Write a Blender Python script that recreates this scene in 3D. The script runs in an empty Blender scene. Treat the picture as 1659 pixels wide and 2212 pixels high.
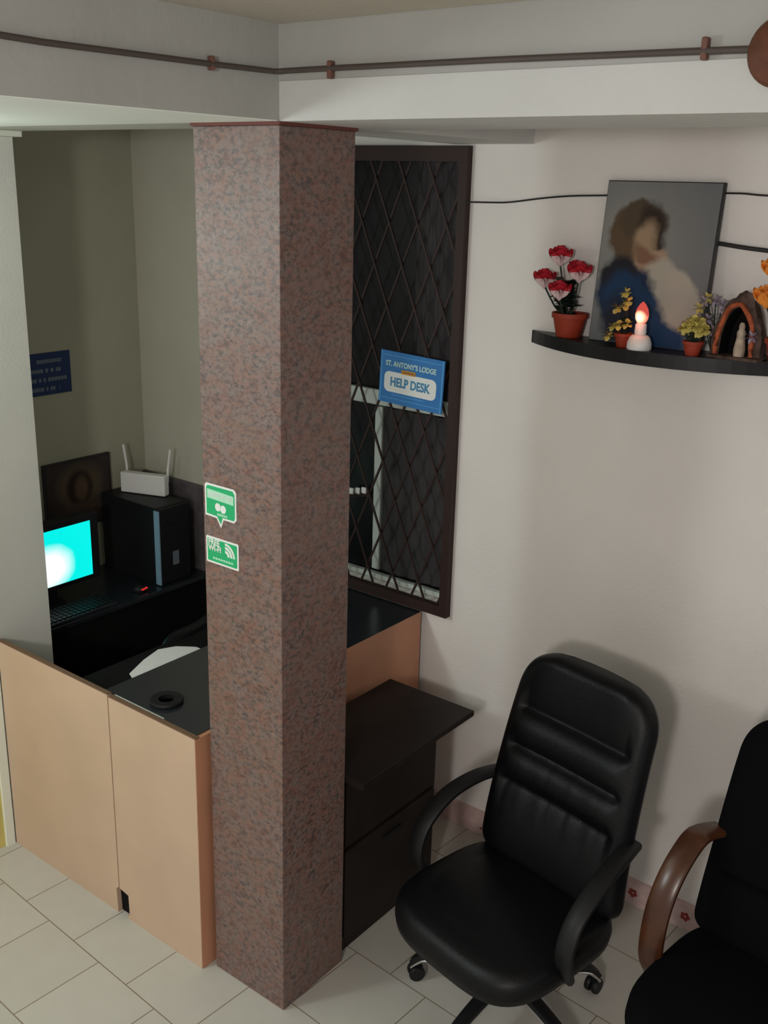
import bpy, bmesh, math, random
from mathutils import Vector, Matrix
random.seed(7)
S = bpy.context.scene
C = S.collection

# ------------------------------------------------------------------ camera
cam_data = bpy.data.cameras.new('camera')
cam = bpy.data.objects.new('camera', cam_data)
C.objects.link(cam)
cam_data.sensor_fit = 'HORIZONTAL'
cam_data.sensor_width = 36.0
cam_data.lens = 36.0 * 2226.4 / 1659.0
cam_data.clip_start = 0.05
yaw, pitch, roll = -0.657629678, -0.308789203, -0.0273534385
fwd = Vector((math.sin(yaw) * math.cos(pitch), math.cos(yaw) * math.cos(pitch), math.sin(pitch)))
rt = Vector((math.cos(yaw), -math.sin(yaw), 0))
dn = fwd.cross(rt)
r2 = math.cos(roll) * rt + math.sin(roll) * dn
d2 = -math.sin(roll) * rt + math.cos(roll) * dn
m3 = Matrix((r2, -d2, -fwd)).transposed()
cam.matrix_world = Matrix.Translation((1.821, -1.908, 2.5)) @ m3.to_4x4()
S.camera = cam

# ------------------------------------------------------------------ light
S.view_settings.view_transform = 'Standard'
S.view_settings.look = 'None'
S.view_settings.gamma = 1.0
S.view_settings.use_curve_mapping = False
S.view_settings.exposure = 0.0
W = bpy.data.worlds.new('world')
S.world = W
W.use_nodes = True
W.node_tree.nodes['Background'].inputs[0].default_value = (1.0, 0.985, 0.96, 1)
W.node_tree.nodes['Background'].inputs[1].default_value = 0.46

def lamp(name, loc, power, radius, col):
    d = bpy.data.lights.new(name, 'POINT')
    d.energy = power
    d.shadow_soft_size = radius
    d.color = col
    o = bpy.data.objects.new(name, d)
    o.location = loc
    C.objects.link(o)
    return o

lamp('bulb_by_entrance', (-1.2, -2.0, 2.34), 50, 0.14, (0.91, 1.0, 0.99))
lamp('bulb_behind_viewer', (1.9, -3.5, 2.55), 146, 0.16, (1.0, 0.965, 0.93))

lamp('bulb_under_soffit', (-1.0, -.55, 2.27), 4.5, 0.05, (0.88, 1.0, 0.92))

# ------------------------------------------------------------------ materials
def mat(name, col, rough=0.6, spec=0.5, metal=0.0, emit=None, estr=0.0, noise=None, bump=None):
    m = bpy.data.materials.new(name)
    m.use_nodes = True
    nt = m.node_tree
    b = nt.nodes['Principled BSDF']
    b.inputs['Base Color'].default_value = (*col, 1)
    b.inputs['Roughness'].default_value = rough
    b.inputs['Specular IOR Level'].default_value = spec
    b.inputs['Metallic'].default_value = metal
    if emit:
        b.inputs['Emission Color'].default_value = (*emit, 1)
        b.inputs['Emission Strength'].default_value = estr
    tc = None
    if noise or bump:
        tc = nt.nodes.new('ShaderNodeTexCoord')
    if noise:
        sc, amt, det = noise
        n = nt.nodes.new('ShaderNodeTexNoise')
        n.inputs['Scale'].default_value = sc
        n.inputs['Detail'].default_value = det
        nt.links.new(tc.outputs['Object'], n.inputs['Vector'])
        r = nt.nodes.new('ShaderNodeValToRGB')
        r.color_ramp.elements[0].position = 0.3
        r.color_ramp.elements[1].position = 0.7
        r.color_ramp.elements[0].color = (*[c * (1 - amt) for c in col], 1)
        r.color_ramp.elements[1].color = (*[min(1, c * (1 + amt)) for c in col], 1)
        nt.links.new(n.outputs['Fac'], r.inputs['Fac'])
        nt.links.new(r.outputs['Color'], b.inputs['Base Color'])
    if bump:
        sc, st = bump
        n = nt.nodes.new('ShaderNodeTexNoise')
        n.inputs['Scale'].default_value = sc
        n.inputs['Detail'].default_value = 4
        nt.links.new(tc.outputs['Object'], n.inputs['Vector'])
        bp = nt.nodes.new('ShaderNodeBump')
        bp.inputs['Strength'].default_value = st
        bp.inputs['Distance'].default_value = 0.004
        nt.links.new(n.outputs['Fac'], bp.inputs['Height'])
        nt.links.new(bp.outputs['Normal'], b.inputs['Normal'])
    return m

M = {}
M['wall'] = mat('wall_paint', (0.785, 0.735, 0.70), 0.75, 0.3, noise=(3.0, 0.03, 4), bump=(90, 0.25))
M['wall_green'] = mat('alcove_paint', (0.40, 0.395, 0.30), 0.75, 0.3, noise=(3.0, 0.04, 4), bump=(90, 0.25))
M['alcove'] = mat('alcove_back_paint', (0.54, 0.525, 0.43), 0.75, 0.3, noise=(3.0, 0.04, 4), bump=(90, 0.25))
M['pier'] = mat('pier_paint', (0.66, 0.66, 0.60), 0.7, 0.3, noise=(3.0, 0.03, 4), bump=(90, 0.2))
M['ceil'] = mat('ceiling_paint', (0.56, 0.52, 0.45), 0.85, 0.2, noise=(4, 0.04, 4), bump=(60, 0.3))
M['beamtop'] = mat('darker_beam_paint', (0.415, 0.41, 0.385), 0.75, 0.3, noise=(2.5, 0.06, 5), bump=(25, 0.5))  # darker beam colour for the left beam and the right beam's upper band
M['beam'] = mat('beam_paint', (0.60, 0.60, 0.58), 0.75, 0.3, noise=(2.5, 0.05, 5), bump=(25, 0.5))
M['soffit'] = mat('soffit_lit_white', (0.86, 0.90, 0.84), 0.7, 0.3, noise=(3, 0.02, 4))  # paler than the lintel: lamp brightness put into the colour
M['lintel'] = mat('lintel_dim_paint', (0.50, 0.50, 0.43), 0.75, 0.3, noise=(3, 0.04, 4))  # level with the soffit, its dimness put into the colour
M['yellow'] = mat('yellow_dado_paint', (0.60, 0.50, 0.16), 0.6, 0.3, noise=(9, 0.15, 5))
M['whitestrip'] = mat('white_edge_paint', (0.80, 0.82, 0.72), 0.6, 0.3)
M['laminate'] = mat('beech_laminate', (0.555, 0.395, 0.285), 0.5, 0.4, noise=(5, 0.05, 5))
M['lam_side'] = mat('reddish_brown_laminate', (0.52, 0.245, 0.145), 0.5, 0.4, noise=(6, 0.08, 5))
M['seam'] = mat('dark_joint', (0.16, 0.09, 0.05), 0.8)
M['blackglass'] = mat('black_glass', (0.016, 0.019, 0.024), 0.22, 0.8)
M['blackwood'] = mat('dark_stained_wood', (0.016, 0.011, 0.009), 0.5, 0.25, noise=(8, 0.3, 5))
M['inside'] = mat('black_cavity', (0.008, 0.007, 0.007), 0.8, 0.1)  # near-black for boards and for the shade painted into hollows
M['leather'] = mat('black_leather', (0.003, 0.003, 0.004), 0.42, 0.25, bump=(220, 0.2))
M['fabric'] = mat('black_fabric', (0.004, 0.004, 0.005), 0.95, 0.05, bump=(400, 0.3))
M['plastic'] = mat('black_plastic', (0.009, 0.009, 0.010), 0.5, 0.3)
M['chrome'] = mat('chrome', (0.75, 0.75, 0.75), 0.16, 0.5, 1.0)
M['armwood'] = mat('polished_brown_wood', (0.062, 0.020, 0.008), 0.28, 0.5, noise=(14, 0.35, 5))
M['shelf'] = mat('black_shelf', (0.009, 0.008, 0.009), 0.4, 0.35)
M['iron'] = mat('brown_iron_paint', (0.030, 0.014, 0.012), 0.55, 0.3)
M['darkpane'] = mat('dark_window_glass', (0.006, 0.006, 0.007), 0.3, 0.3)
M['curtain'] = mat('dark_grey_curtain', (0.050, 0.047, 0.049), 0.95, 0.05, noise=(6, 0.15, 4))
M['winframe'] = mat('pale_window_frame', (0.50, 0.54, 0.50), 0.5, 0.4)
M['terracotta'] = mat('terracotta', (0.30, 0.040, 0.018), 0.6, 0.3, noise=(20, 0.1, 3))
M['red'] = mat('red_petal', (0.50, 0.018, 0.035), 0.6, 0.3)
M['pinkwhite'] = mat('pale_petal', (0.72, 0.55, 0.56), 0.6, 0.3)
M['leaf'] = mat('dark_green_leaf', (0.018, 0.032, 0.020), 0.6, 0.3)
M['yellowfl'] = mat('yellow_petal', (0.66, 0.56, 0.16), 0.6, 0.3)
M['orangefl'] = mat('orange_petal', (0.85, 0.30, 0.05), 0.6, 0.3)
M['purplefl'] = mat('pale_violet_petal', (0.40, 0.33, 0.42), 0.6, 0.3)
M['soil'] = mat('dark_soil', (0.02, 0.014, 0.01), 0.9)
M['whiteplastic'] = mat('white_plastic', (0.80, 0.79, 0.77), 0.4, 0.4)
M['wire'] = mat('dark_cable', (0.020, 0.018, 0.018), 0.6)
M['conduit'] = mat('grimy_conduit', (0.075, 0.055, 0.048), 0.6)
M['clip'] = mat('rusty_clip', (0.16, 0.07, 0.05), 0.7)
M['boxwood'] = mat('red_brown_wood', (0.12, 0.042, 0.022), 0.6, 0.3, noise=(30, 0.25, 4))
M['signblue'] = mat('sign_blue', (0.030, 0.175, 0.47), 0.4, 0.4)
M['signblue_dark'] = mat('sign_dark_blue', (0.010, 0.030, 0.110), 0.5, 0.3)
M['signlight'] = mat('sign_light_blue', (0.10, 0.36, 0.68), 0.5, 0.3)
M['paper'] = mat('white_print', (0.78, 0.78, 0.76), 0.6, 0.3)
M['greyprint'] = mat('grey_print', (0.16, 0.19, 0.22), 0.6, 0.3)
M['palecyan'] = mat('pale_print', (0.52, 0.70, 0.66), 0.6, 0.3)
M['lettblue'] = mat('blue_print', (0.06, 0.24, 0.44), 0.6, 0.3)
M['orange'] = mat('orange_print', (0.58, 0.27, 0.03), 0.6, 0.3)
M['stgreen'] = mat('green_print', (0.02, 0.40, 0.15), 0.5, 0.3)
M['stpale'] = mat('pale_green_print', (0.42, 0.72, 0.54), 0.5, 0.3)
M['case'] = mat('black_computer_case', (0.010, 0.010, 0.012), 0.5, 0.3)
M['strip'] = mat('pale_blue_strip', (0.24, 0.38, 0.50), 0.4, 0.4)
M['redglow'] = mat('red_light', (0.5, 0.02, 0.02), 0.4, 0.3, emit=(1, 0.05, 0.04), estr=0.45)
M['pinktile'] = mat('pink_skirting_tile', (0.62, 0.44, 0.42), 0.35, 0.5, noise=(40, 0.12, 4))
M['tileflower'] = mat('red_tile_print', (0.32, 0.05, 0.04), 0.4, 0.4)
M['dado'] = mat('grey_stone_dado', (0.12, 0.105, 0.11), 0.5, 0.4, noise=(25, 0.25, 5))
M['grotto'] = mat('brown_rockwork', (0.085, 0.052, 0.042), 0.8, 0.2, noise=(30, 0.6, 5), bump=(60, 0.9))
M['grottored'] = mat('red_grotto_rim', (0.36, 0.085, 0.035), 0.7, 0.2, noise=(50, 0.4, 4))
M['figurine'] = mat('pale_figurine', (0.42, 0.33, 0.25), 0.6, 0.3, noise=(60, 0.25, 3))
M['maroon'] = mat('red_brown_capping', (0.13, 0.035, 0.028), 0.7)
M['blackframe'] = mat('black_picture_edge', (0.012, 0.011, 0.012), 0.5)

def granite():
    m = bpy.data.materials.new('polished_granite')
    m.use_nodes = True
    nt = m.node_tree
    N, L = nt.nodes, nt.links
    b = N['Principled BSDF']
    tc = N.new('ShaderNodeTexCoord')
    mp = N.new('ShaderNodeMapping')
    mp.inputs['Scale'].default_value = (1, 1, 1.45)
    mp.inputs['Rotation'].default_value = (0.25, 0.3, 0)
    L.new(tc.outputs['Object'], mp.inputs['Vector'])
    def noise(sc, det, rough, dist=0.0):
        n = N.new('ShaderNodeTexNoise')
        n.inputs['Scale'].default_value = sc
        n.inputs['Detail'].default_value = det
        n.inputs['Roughness'].default_value = rough
        n.inputs['Distortion'].default_value = dist
        L.new(mp.outputs['Vector'], n.inputs['Vector'])
        return n
    def ramp(src, stops):
        r = N.new('ShaderNodeValToRGB')
        el = r.color_ramp.elements
        while len(el) < len(stops):
            el.new(0.5)
        for e, (p, c) in zip(el, stops):
            e.position = p
            e.color = (*c, 1)
        L.new(src, r.inputs['Fac'])
        return r
    def mix(fac, a, bb, mode='MIX'):
        x = N.new('ShaderNodeMix')
        x.data_type = 'RGBA'
        x.blend_type = mode
        L.new(fac, x.inputs[0])
        L.new(a, x.inputs[6])
        if hasattr(bb, 'default_value'):
            L.new(bb, x.inputs[7])
        else:
            x.inputs[7].default_value = (*bb, 1)
        return x.outputs[2]
    n1 = noise(24, 5, 0.68, 0.4)
    base = ramp(n1.outputs['Fac'], [(0.30, (0.128, 0.054, 0.040)), (0.46, (0.222, 0.116, 0.090)), (0.56, (0.18, 0.126, 0.114)), (0.72, (0.265, 0.168, 0.135))])
    n2 = noise(60, 4, 0.72, 0.3)
    dark = ramp(n2.outputs['Fac'], [(0.46, (0, 0, 0)), (0.64, (0.9, 0.9, 0.9))])
    c = mix(dark.outputs['Color'], base.outputs['Color'], (0.050, 0.040, 0.042))
    n3 = noise(5, 3, 0.5, 0.8)
    cloud = ramp(n3.outputs['Fac'], [(0.50, (0, 0, 0)), (0.78, (0.5, 0.5, 0.5))])
    c = mix(cloud.outputs['Color'], c, (0.19, 0.115, 0.085))
    L.new(c, b.inputs['Base Color'])
    b.inputs['Roughness'].default_value = 0.50
    b.inputs['Specular IOR Level'].default_value = 0.78
    return m
M['granite'] = granite()

def tile_floor():
    m = bpy.data.materials.new('beige_floor_tiles')
    m.use_nodes = True
    nt = m.node_tree
    N, L = nt.nodes, nt.links
    b = N['Principled BSDF']
    tc = N.new('ShaderNodeTexCoord')
    mp = N.new('ShaderNodeMapping')
    a = math.radians(3.0)
    px, py = -0.768, -0.231
    rx = math.cos(a) * px - math.sin(a) * py
    ry = math.sin(a) * px + math.cos(a) * py
    mp.inputs['Rotation'].default_value = (0, 0, a)
    mp.inputs['Location'].default_value = (-0.15 - rx, 0 - ry, 0)
    L.new(tc.outputs['Object'], mp.inputs['Vector'])
    br = N.new('ShaderNodeTexBrick')
    br.inputs['Scale'].default_value = 1.0
    br.inputs['Brick Width'].default_value = 0.30
    br.inputs['Row Height'].default_value = 0.31
    br.inputs['Mortar Size'].default_value = 0.0022
    br.inputs['Mortar Smooth'].default_value = 0.3
    br.inputs['Color1'].default_value = (0.55, 0.53, 0.485, 1)
    br.inputs['Color2'].default_value = (0.52, 0.50, 0.455, 1)
    br.inputs['Mortar'].default_value = (0.22, 0.17, 0.12, 1)
    L.new(mp.outputs['Vector'], br.inputs['Vector'])
    n = N.new('ShaderNodeTexNoise')
    n.inputs['Scale'].default_value = 14
    n.inputs['Detail'].default_value = 5
    L.new(tc.outputs['Object'], n.inputs['Vector'])
    r = N.new('ShaderNodeValToRGB')
    r.color_ramp.elements[0].color = (0.90, 0.89, 0.87, 1)
    r.color_ramp.elements[1].color = (1, 1, 1, 1)
    L.new(n.outputs['Fac'], r.inputs['Fac'])
    x = N.new('ShaderNodeMix')
    x.data_type = 'RGBA'
    x.blend_type = 'MULTIPLY'
    x.inputs[0].default_value = 1
    L.new(br.outputs['Color'], x.inputs[6])
    L.new(r.outputs['Color'], x.inputs[7])
    L.new(x.outputs[2], b.inputs['Base Color'])
    b.inputs['Roughness'].default_value = 0.45
    b.inputs['Specular IOR Level'].default_value = 0.35
    return m
M['floor'] = tile_floor()

def painting(name, base, blobs, axes=(0, 2), wob=0.05, nsc=9.0, emit=0.0):
    """soft colour patches (cx, cy, rx, ry, rot, colour, softness) in the canvas' own metres"""
    m = bpy.data.materials.new(name)
    m.use_nodes = True
    nt = m.node_tree
    N, L = nt.nodes, nt.links
    b = N['Principled BSDF']
    tc = N.new('ShaderNodeTexCoord')
    n = N.new('ShaderNodeTexNoise')
    n.inputs['Scale'].default_value = nsc
    n.inputs['Detail'].default_value = 5
    L.new(tc.outputs['Object'], n.inputs['Vector'])
    sub = N.new('ShaderNodeVectorMath'); sub.operation = 'SUBTRACT'
    sub.inputs[1].default_value = (0.5, 0.5, 0.5)
    L.new(n.outputs['Color'], sub.inputs[0])
    scl = N.new('ShaderNodeVectorMath'); scl.operation = 'SCALE'
    scl.inputs['Scale'].default_value = wob
    L.new(sub.outputs[0], scl.inputs[0])
    add = N.new('ShaderNodeVectorMath'); add.operation = 'ADD'
    L.new(tc.outputs['Object'], add.inputs[0]); L.new(scl.outputs[0], add.inputs[1])
    sep = N.new('ShaderNodeSeparateXYZ')
    L.new(add.outputs[0], sep.inputs[0])
    cmb = N.new('ShaderNodeCombineXYZ')
    L.new(sep.outputs[axes[0]], cmb.inputs[0]); L.new(sep.outputs[axes[1]], cmb.inputs[1])
    cur = None
    for cx, cy, rx, ry, rot, col, soft in blobs:
        mp = N.new('ShaderNodeMapping')
        mp.vector_type = 'TEXTURE'
        mp.inputs['Location'].default_value = (cx, cy, 0)
        mp.inputs['Rotation'].default_value = (0, 0, rot)
        mp.inputs['Scale'].default_value = (rx, ry, 1)
        L.new(cmb.outputs[0], mp.inputs['Vector'])
        ln = N.new('ShaderNodeVectorMath'); ln.operation = 'LENGTH'
        L.new(mp.outputs[0], ln.inputs[0])
        mr = N.new('ShaderNodeMapRange')
        mr.inputs['From Min'].default_value = 1.0 + soft
        mr.inputs['From Max'].default_value = 1.0 - soft
        L.new(ln.outputs['Value'], mr.inputs['Value'])
        x = N.new('ShaderNodeMix'); x.data_type = 'RGBA'
        L.new(mr.outputs[0], x.inputs[0])
        if cur is None:
            x.inputs[6].default_value = (*base, 1)
        else:
            L.new(cur, x.inputs[6])
        x.inputs[7].default_value = (*col, 1)
        cur = x.outputs[2]
    if emit:
        b.inputs['Base Color'].default_value = (0.01, 0.01, 0.01, 1)
        L.new(cur, b.inputs['Emission Color'])
        b.inputs['Emission Strength'].default_value = emit
    else:
        L.new(cur, b.inputs['Base Color'])
    b.inputs['Roughness'].default_value = 0.6
    b.inputs['Specular IOR Level'].default_value = 0.25
    return m

# ------------------------------------------------------------------ mesh helpers
class MB:
    def __init__(s):
        s.v = []; s.f = []; s.mi = []; s.mats = []; s.sm = []
    def mid(s, m):
        if m not in s.mats:
            s.mats.append(m)
        return s.mats.index(m)
    def add(s, vs, fs, m, smooth=False):
        o = len(s.v); k = s.mid(m)
        s.v += [tuple(p) for p in vs]
        for f in fs:
            s.f.append(tuple(i + o for i in f)); s.mi.append(k); s.sm.append(smooth)
        return s
    def box(s, a, b, m, bev=0.0):
        bm = bmesh.new()
        bmesh.ops.create_cube(bm, size=1)
        for v in bm.verts:
            v.co = Vector([(a[i] + b[i]) / 2 + v.co[i] * (b[i] - a[i]) for i in range(3)])
        if bev > 0:
            bmesh.ops.bevel(bm, geom=bm.edges[:], offset=bev, segments=2, affect='EDGES', profile=0.5)
        bm.verts.index_update()
        s.add([v.co for v in bm.verts], [[v.index for v in f.verts] for f in bm.faces], m)
        bm.free(); return s
    def prism(s, poly, axis, a, b, m):
        """poly in the two other axes (in x,y,z order), extruded along axis from a to b"""
        n = len(poly)
        def P(p, t):
            q = list(p); q.insert(axis, t); return q
        vs = [P(p, a) for p in poly] + [P(p, b) for p in poly]
        fs = [tuple(range(n)), tuple(range(2 * n - 1, n - 1, -1))]
        fs += [(i, i + n, (i + 1) % n + n, (i + 1) % n) for i in range(n)]
        return s.add(vs, fs, m)
    def tube(s, pts, r, m, seg=8, caps=True, radii=None):
        pts = [Vector(p) for p in pts]
        n = len(pts); rings = []
        up = Vector((0, 0, 1))
        for i, p in enumerate(pts):
            t = (pts[min(i + 1, n - 1)] - pts[max(i - 1, 0)]).normalized()
            a = t.cross(up)
            if a.length < 1e-3:
                a = t.cross(Vector((1, 0, 0)))
            a.normalize(); bb = t.cross(a)
            rr = radii[i] if radii else r
            rings.append([p + rr * (math.cos(2 * math.pi * k / seg) * a + math.sin(2 * math.pi * k / seg) * bb) for k in range(seg)])
        vs = [q for R_ in rings for q in R_]
        fs = [(i * seg + k, i * seg + (k + 1) % seg, (i + 1) * seg + (k + 1) % seg, (i + 1) * seg + k) for i in range(n - 1) for k in range(seg)]
        if caps:
            fs += [tuple(range(seg - 1, -1, -1)), tuple(range((n - 1) * seg, n * seg))]
        return s.add(vs, fs, m, True)
    def lathe(s, prof, c, m, seg=20, axis='z'):
        n = len(prof); vs = []
        for r, h in prof:
            for k in range(seg):
                t = 2 * math.pi * k / seg
                x, y = r * math.cos(t), r * math.sin(t)
                if axis == 'z': q = (c[0] + x, c[1] + y, c[2] + h)
                elif axis == 'y': q = (c[0] + x, c[1] + h, c[2] + y)
                else: q = (c[0] + h, c[1] + x, c[2] + y)
                vs.append(q)
        fs = [(i * seg + k, i * seg + (k + 1) % seg, (i + 1) * seg + (k + 1) % seg, (i + 1) * seg + k) for i in range(n - 1) for k in range(seg)]
        fs += [tuple(range(seg - 1, -1, -1)), tuple(range((n - 1) * seg, n * seg))]
        return s.add(vs, fs, m, True)
    def strap(s, pts, wdir, w, th, m, rnd=True):
        """flat bar swept along pts, w wide along wdir"""
        pts = [Vector(p) for p in pts]
        wd = Vector(wdir).normalized(); n = len(pts); vs = []
        ws = w if isinstance(w, (list, tuple)) else [w] * n
        sec = [(-.5, -.25), (-.38, -.5), (.38, -.5), (.5, -.25), (.5, .25), (.38, .5), (-.38, .5), (-.5, .25)] if rnd else [(-.5, -.5), (.5, -.5), (.5, .5), (-.5, .5)]
        k = len(sec)
        for i, p in enumerate(pts):
            t = (pts[min(i + 1, n - 1)] - pts[max(i - 1, 0)]).normalized()
            nn = t.cross(wd).normalized()
            for a, b in sec:
                vs.append(p + wd * (a * ws[i]) + nn * (b * th))
        fs = [(i * k + j, i * k + (j + 1) % k, (i + 1) * k + (j + 1) % k, (i + 1) * k + j) for i in range(n - 1) for j in range(k)]
        fs += [tuple(range(k - 1, -1, -1)), tuple(range((n - 1) * k, n * k))]
        return s.add(vs, fs, m, True)
    def build(s, name, parent=None, xf=None):
        me = bpy.data.meshes.new(name)
        vs = s.v if xf is None else [tuple(xf @ Vector(p)) for p in s.v]
        me.from_pydata(vs, [], s.f)
        for m in s.mats:
            me.materials.append(m)
        me.polygons.foreach_set('material_index', s.mi)
        me.polygons.foreach_set('use_smooth', s.sm)
        bm = bmesh.new(); bm.from_mesh(me)
        bmesh.ops.recalc_face_normals(bm, faces=bm.faces[:])
        bm.to_mesh(me); bm.free()
        if any(s.sm):
            try:
                me.set_sharp_from_angle(angle=math.radians(50))
            except Exception:
                pass
        me.update()
        o = bpy.data.objects.new(name, me)
        C.objects.link(o)
        if parent is not None:
            o.parent = parent
        return o

def catmull(pts, n=6):
    P = [Vector(p) for p in pts]; out = []
    for i in range(len(P) - 1):
        a = P[max(i - 1, 0)]; b = P[i]; c = P[i + 1]; d = P[min(i + 2, len(P) - 1)]
        for k in range(n):
            t = k / n
            out.append(0.5 * (2 * b + (c - a) * t + (2 * a - 5 * b + 4 * c - d) * t * t + (-a + 3 * b - 3 * c + d) * t ** 3))
    out.append(P[-1]); return out

def tag(o, label=None, cat=None, group=None, kind=None):
    if label: o['label'] = label
    if cat: o['category'] = cat
    if group: o['group'] = group
    if kind: o['kind'] = kind
    return o

def thing(name, loc, rz, label, cat, group=None):
    o = bpy.data.objects.new(name, None)
    o.empty_display_size = 0.1
    o.location = loc; o.rotation_euler = (0, 0, rz)
    C.objects.link(o)
    return tag(o, label, cat, group)

def struct(name, mb, label=None, cat=None):
    return tag(mb.build(name), label, cat, kind='structure')

def text_mesh(name, body, size, m, parent, loc, rot, align='CENTER', sx=1.0, bold=0.0, depth=0.0006):
    cu = bpy.data.curves.new(name, 'FONT')
    cu.body = body; cu.size = size; cu.align_x = align; cu.align_y = 'CENTER'
    cu.extrude = depth; cu.offset = bold; cu.resolution_u = 4
    tmp = bpy.data.objects.new(name, cu)
    C.objects.link(tmp)
    dg = bpy.context.evaluated_depsgraph_get()
    me = bpy.data.meshes.new_from_object(tmp.evaluated_get(dg))
    bpy.data.objects.remove(tmp)
    me.materials.clear(); me.materials.append(m)
    o = bpy.data.objects.new(name, me)
    me.transform(Matrix.Diagonal((sx, 1, 1, 1)))
    C.objects.link(o)
    o.parent = parent; o.location = loc; o.rotation_euler = rot
    return o

def rrect(x0, z0, x1, z1, r, n=4):
    out = []
    for cx, cz, a0 in ((x1 - r, z1 - r, 0), (x0 + r, z1 - r, 90), (x0 + r, z0 + r, 180), (x1 - r, z0 + r, 270)):
        for k in range(n + 1):
            a = math.radians(a0 + 90 * k / n)
            out.append((cx + r * math.cos(a), cz + r * math.sin(a)))
    return out

PI = math.pi
D = 1.196           # back wall plane
XL = -2.045         # alcove side wall plane
ZB = 2.634          # underside of the beams
ZC = 2.846          # ceiling

# ------------------------------------------------------------------ the setting
struct('floor', MB().box((-4.0, -5.0, -0.1), (4.0, D + 0.12, 0.0), M['floor']))
struct('ceiling', MB().box((0.0, -5.0, ZC), (4.0, 0.0, ZC + 0.1), M['ceil']).box((XL, 0.40, ZC), (4.0, D, ZC + 0.1), M['ceil']))
WX0, WX1, WZ0, WZ1 = -1.06, -0.275, 0.93, 2.60      # window opening
w = MB()
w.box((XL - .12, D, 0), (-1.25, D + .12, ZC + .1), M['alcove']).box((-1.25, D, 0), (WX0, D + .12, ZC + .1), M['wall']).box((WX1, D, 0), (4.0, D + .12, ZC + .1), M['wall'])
w.box((WX0, D, 0), (WX1, D + .12, WZ0), M['wall']).box((WX0, D, WZ1), (WX1, D + .12, ZC + .1), M['wall'])
struct('wall_back', w)
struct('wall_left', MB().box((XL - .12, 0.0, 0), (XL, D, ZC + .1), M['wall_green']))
# the nearer side wall that ends behind the counter, with its yellow dado
sw = MB().box((-1.62, -1.3, 0.0), (-1.41, -.0421, 1.0), M['yellow']).box((-1.62, -1.3, 1.0), (-1.41, -.0421, ZB - .001), M['pier'])
sw.box((-1.62, -.042, 0.0), (-1.41, 0.195, ZB - 0.020), M['pier'])
sw.box((-1.62, -.042, ZB - 0.019), (-1.385, 0.215, ZB - .001), M['whitestrip'])
sw.box((-1.41, -0.078, 0.0), (-1.398, -0.043, 1.9), M['whitestrip'])
struct('wall_side', sw)
# slab over the entrance: its side is the left beam, its underside the bright soffit
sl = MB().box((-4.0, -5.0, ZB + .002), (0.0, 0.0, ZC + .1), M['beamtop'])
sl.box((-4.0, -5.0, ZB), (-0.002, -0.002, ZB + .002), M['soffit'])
struct('trim_1', sl)
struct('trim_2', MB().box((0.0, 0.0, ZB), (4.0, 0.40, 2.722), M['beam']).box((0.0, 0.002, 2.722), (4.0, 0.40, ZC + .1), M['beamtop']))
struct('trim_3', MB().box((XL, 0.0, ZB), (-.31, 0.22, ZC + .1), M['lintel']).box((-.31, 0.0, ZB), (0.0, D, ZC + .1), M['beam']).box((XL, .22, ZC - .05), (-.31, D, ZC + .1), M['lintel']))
struct('trim_4', MB().box((XL + .001, D - .018, 0.0), (-1.10, D, 1.147), M['dado']))
sk = MB().box((-0.26, D - .012, 0.0), (4.0, D, 0.105), M['pinktile'])
for i in range(12):
    cx = 0.03 + i * 0.2
    for k in range(5):
        a = k * 2 * PI / 5 + 0.3 * i
        px, pz = cx + .011 * math.cos(a), 0.052 + .011 * math.sin(a)
        sk.prism([(px + .008 * math.cos(t * PI / 4), pz + .008 * math.sin(t * PI / 4)) for t in range(8)], 1, D - .0130, D - .011, M['tileflower'])
    for (ox, oz) in ((-.06, .03), (.07, .075)):
        sk.prism([(cx + ox + .006 * math.cos(t * PI / 3), oz + .006 * math.sin(t * PI / 3)) for t in range(6)], 1, D - .0128, D - .011, M['tileflower'])
struct('baseboard_back', sk)

# window behind the grille
win = struct('window_1', MB().box((WX0 + .001, D + .075, WZ0 + .001), (WX1 - .001, D + .115, WZ1 - .001), M['darkpane']))
yv = D + .055
MB().box((WX0 + .005, yv - .012, 1.665), (WX1 - .005, yv + .012, 1.725), M['winframe'], .004).build('transom', win)
MB().box((-.668, yv - .012, WZ0 + .045), (-.632, yv + .012, 1.66), M['winframe'], .004).build('mullion', win)
MB().box((WX0 + .005, yv - .014, WZ0 + .005), (WX1 - .005, yv + .014, WZ0 + .026), M['winframe'], .004).build('bottom_rail', win)
la = MB()
for x0_, z0_ in ((-.795, 1.272), (-.762, 1.280), (-.728, 1.288)):
    la.box((x0_, yv - .016, z0_), (x0_ + .024, yv - .004, z0_ + .026), M['whiteplastic'], .003)
la.strap([(-.80, yv - .008, 1.262), (-.69, yv - .008, 1.286)], (0, 1, 0), .010, .012, M['iron'], False)
la.build('white_bits', win)  # three small white pieces and a slanting dark bar
cu = MB()
def drape(x0, x1, z0, z1, y):
    nx, nz = 40, 12; vs = []
    for j in range(nz + 1):
        for i in range(nx + 1):
            u = i / nx; vv = j / nz
            x = x0 + (x1 - x0) * u
            vs.append((x, y + .006 * math.sin(u * 38) + .003 * math.sin(u * 17 + vv * 4), z0 + (z1 - z0) * vv))
    fs = [(j * (nx + 1) + i, j * (nx + 1) + i + 1, (j + 1) * (nx + 1) + i + 1, (j + 1) * (nx + 1) + i) for j in range(nz) for i in range(nx)]
    cu.add(vs, fs, M['curtain'], True)
drape(-.628, WX1 - .006, WZ0 + .045, 1.66, D + .052)
drape(-.50, WX1 - .006, 1.73, WZ1 - .01, D + .052)
tag(cu.build('curtain', win), 'dark grey curtain')

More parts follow.
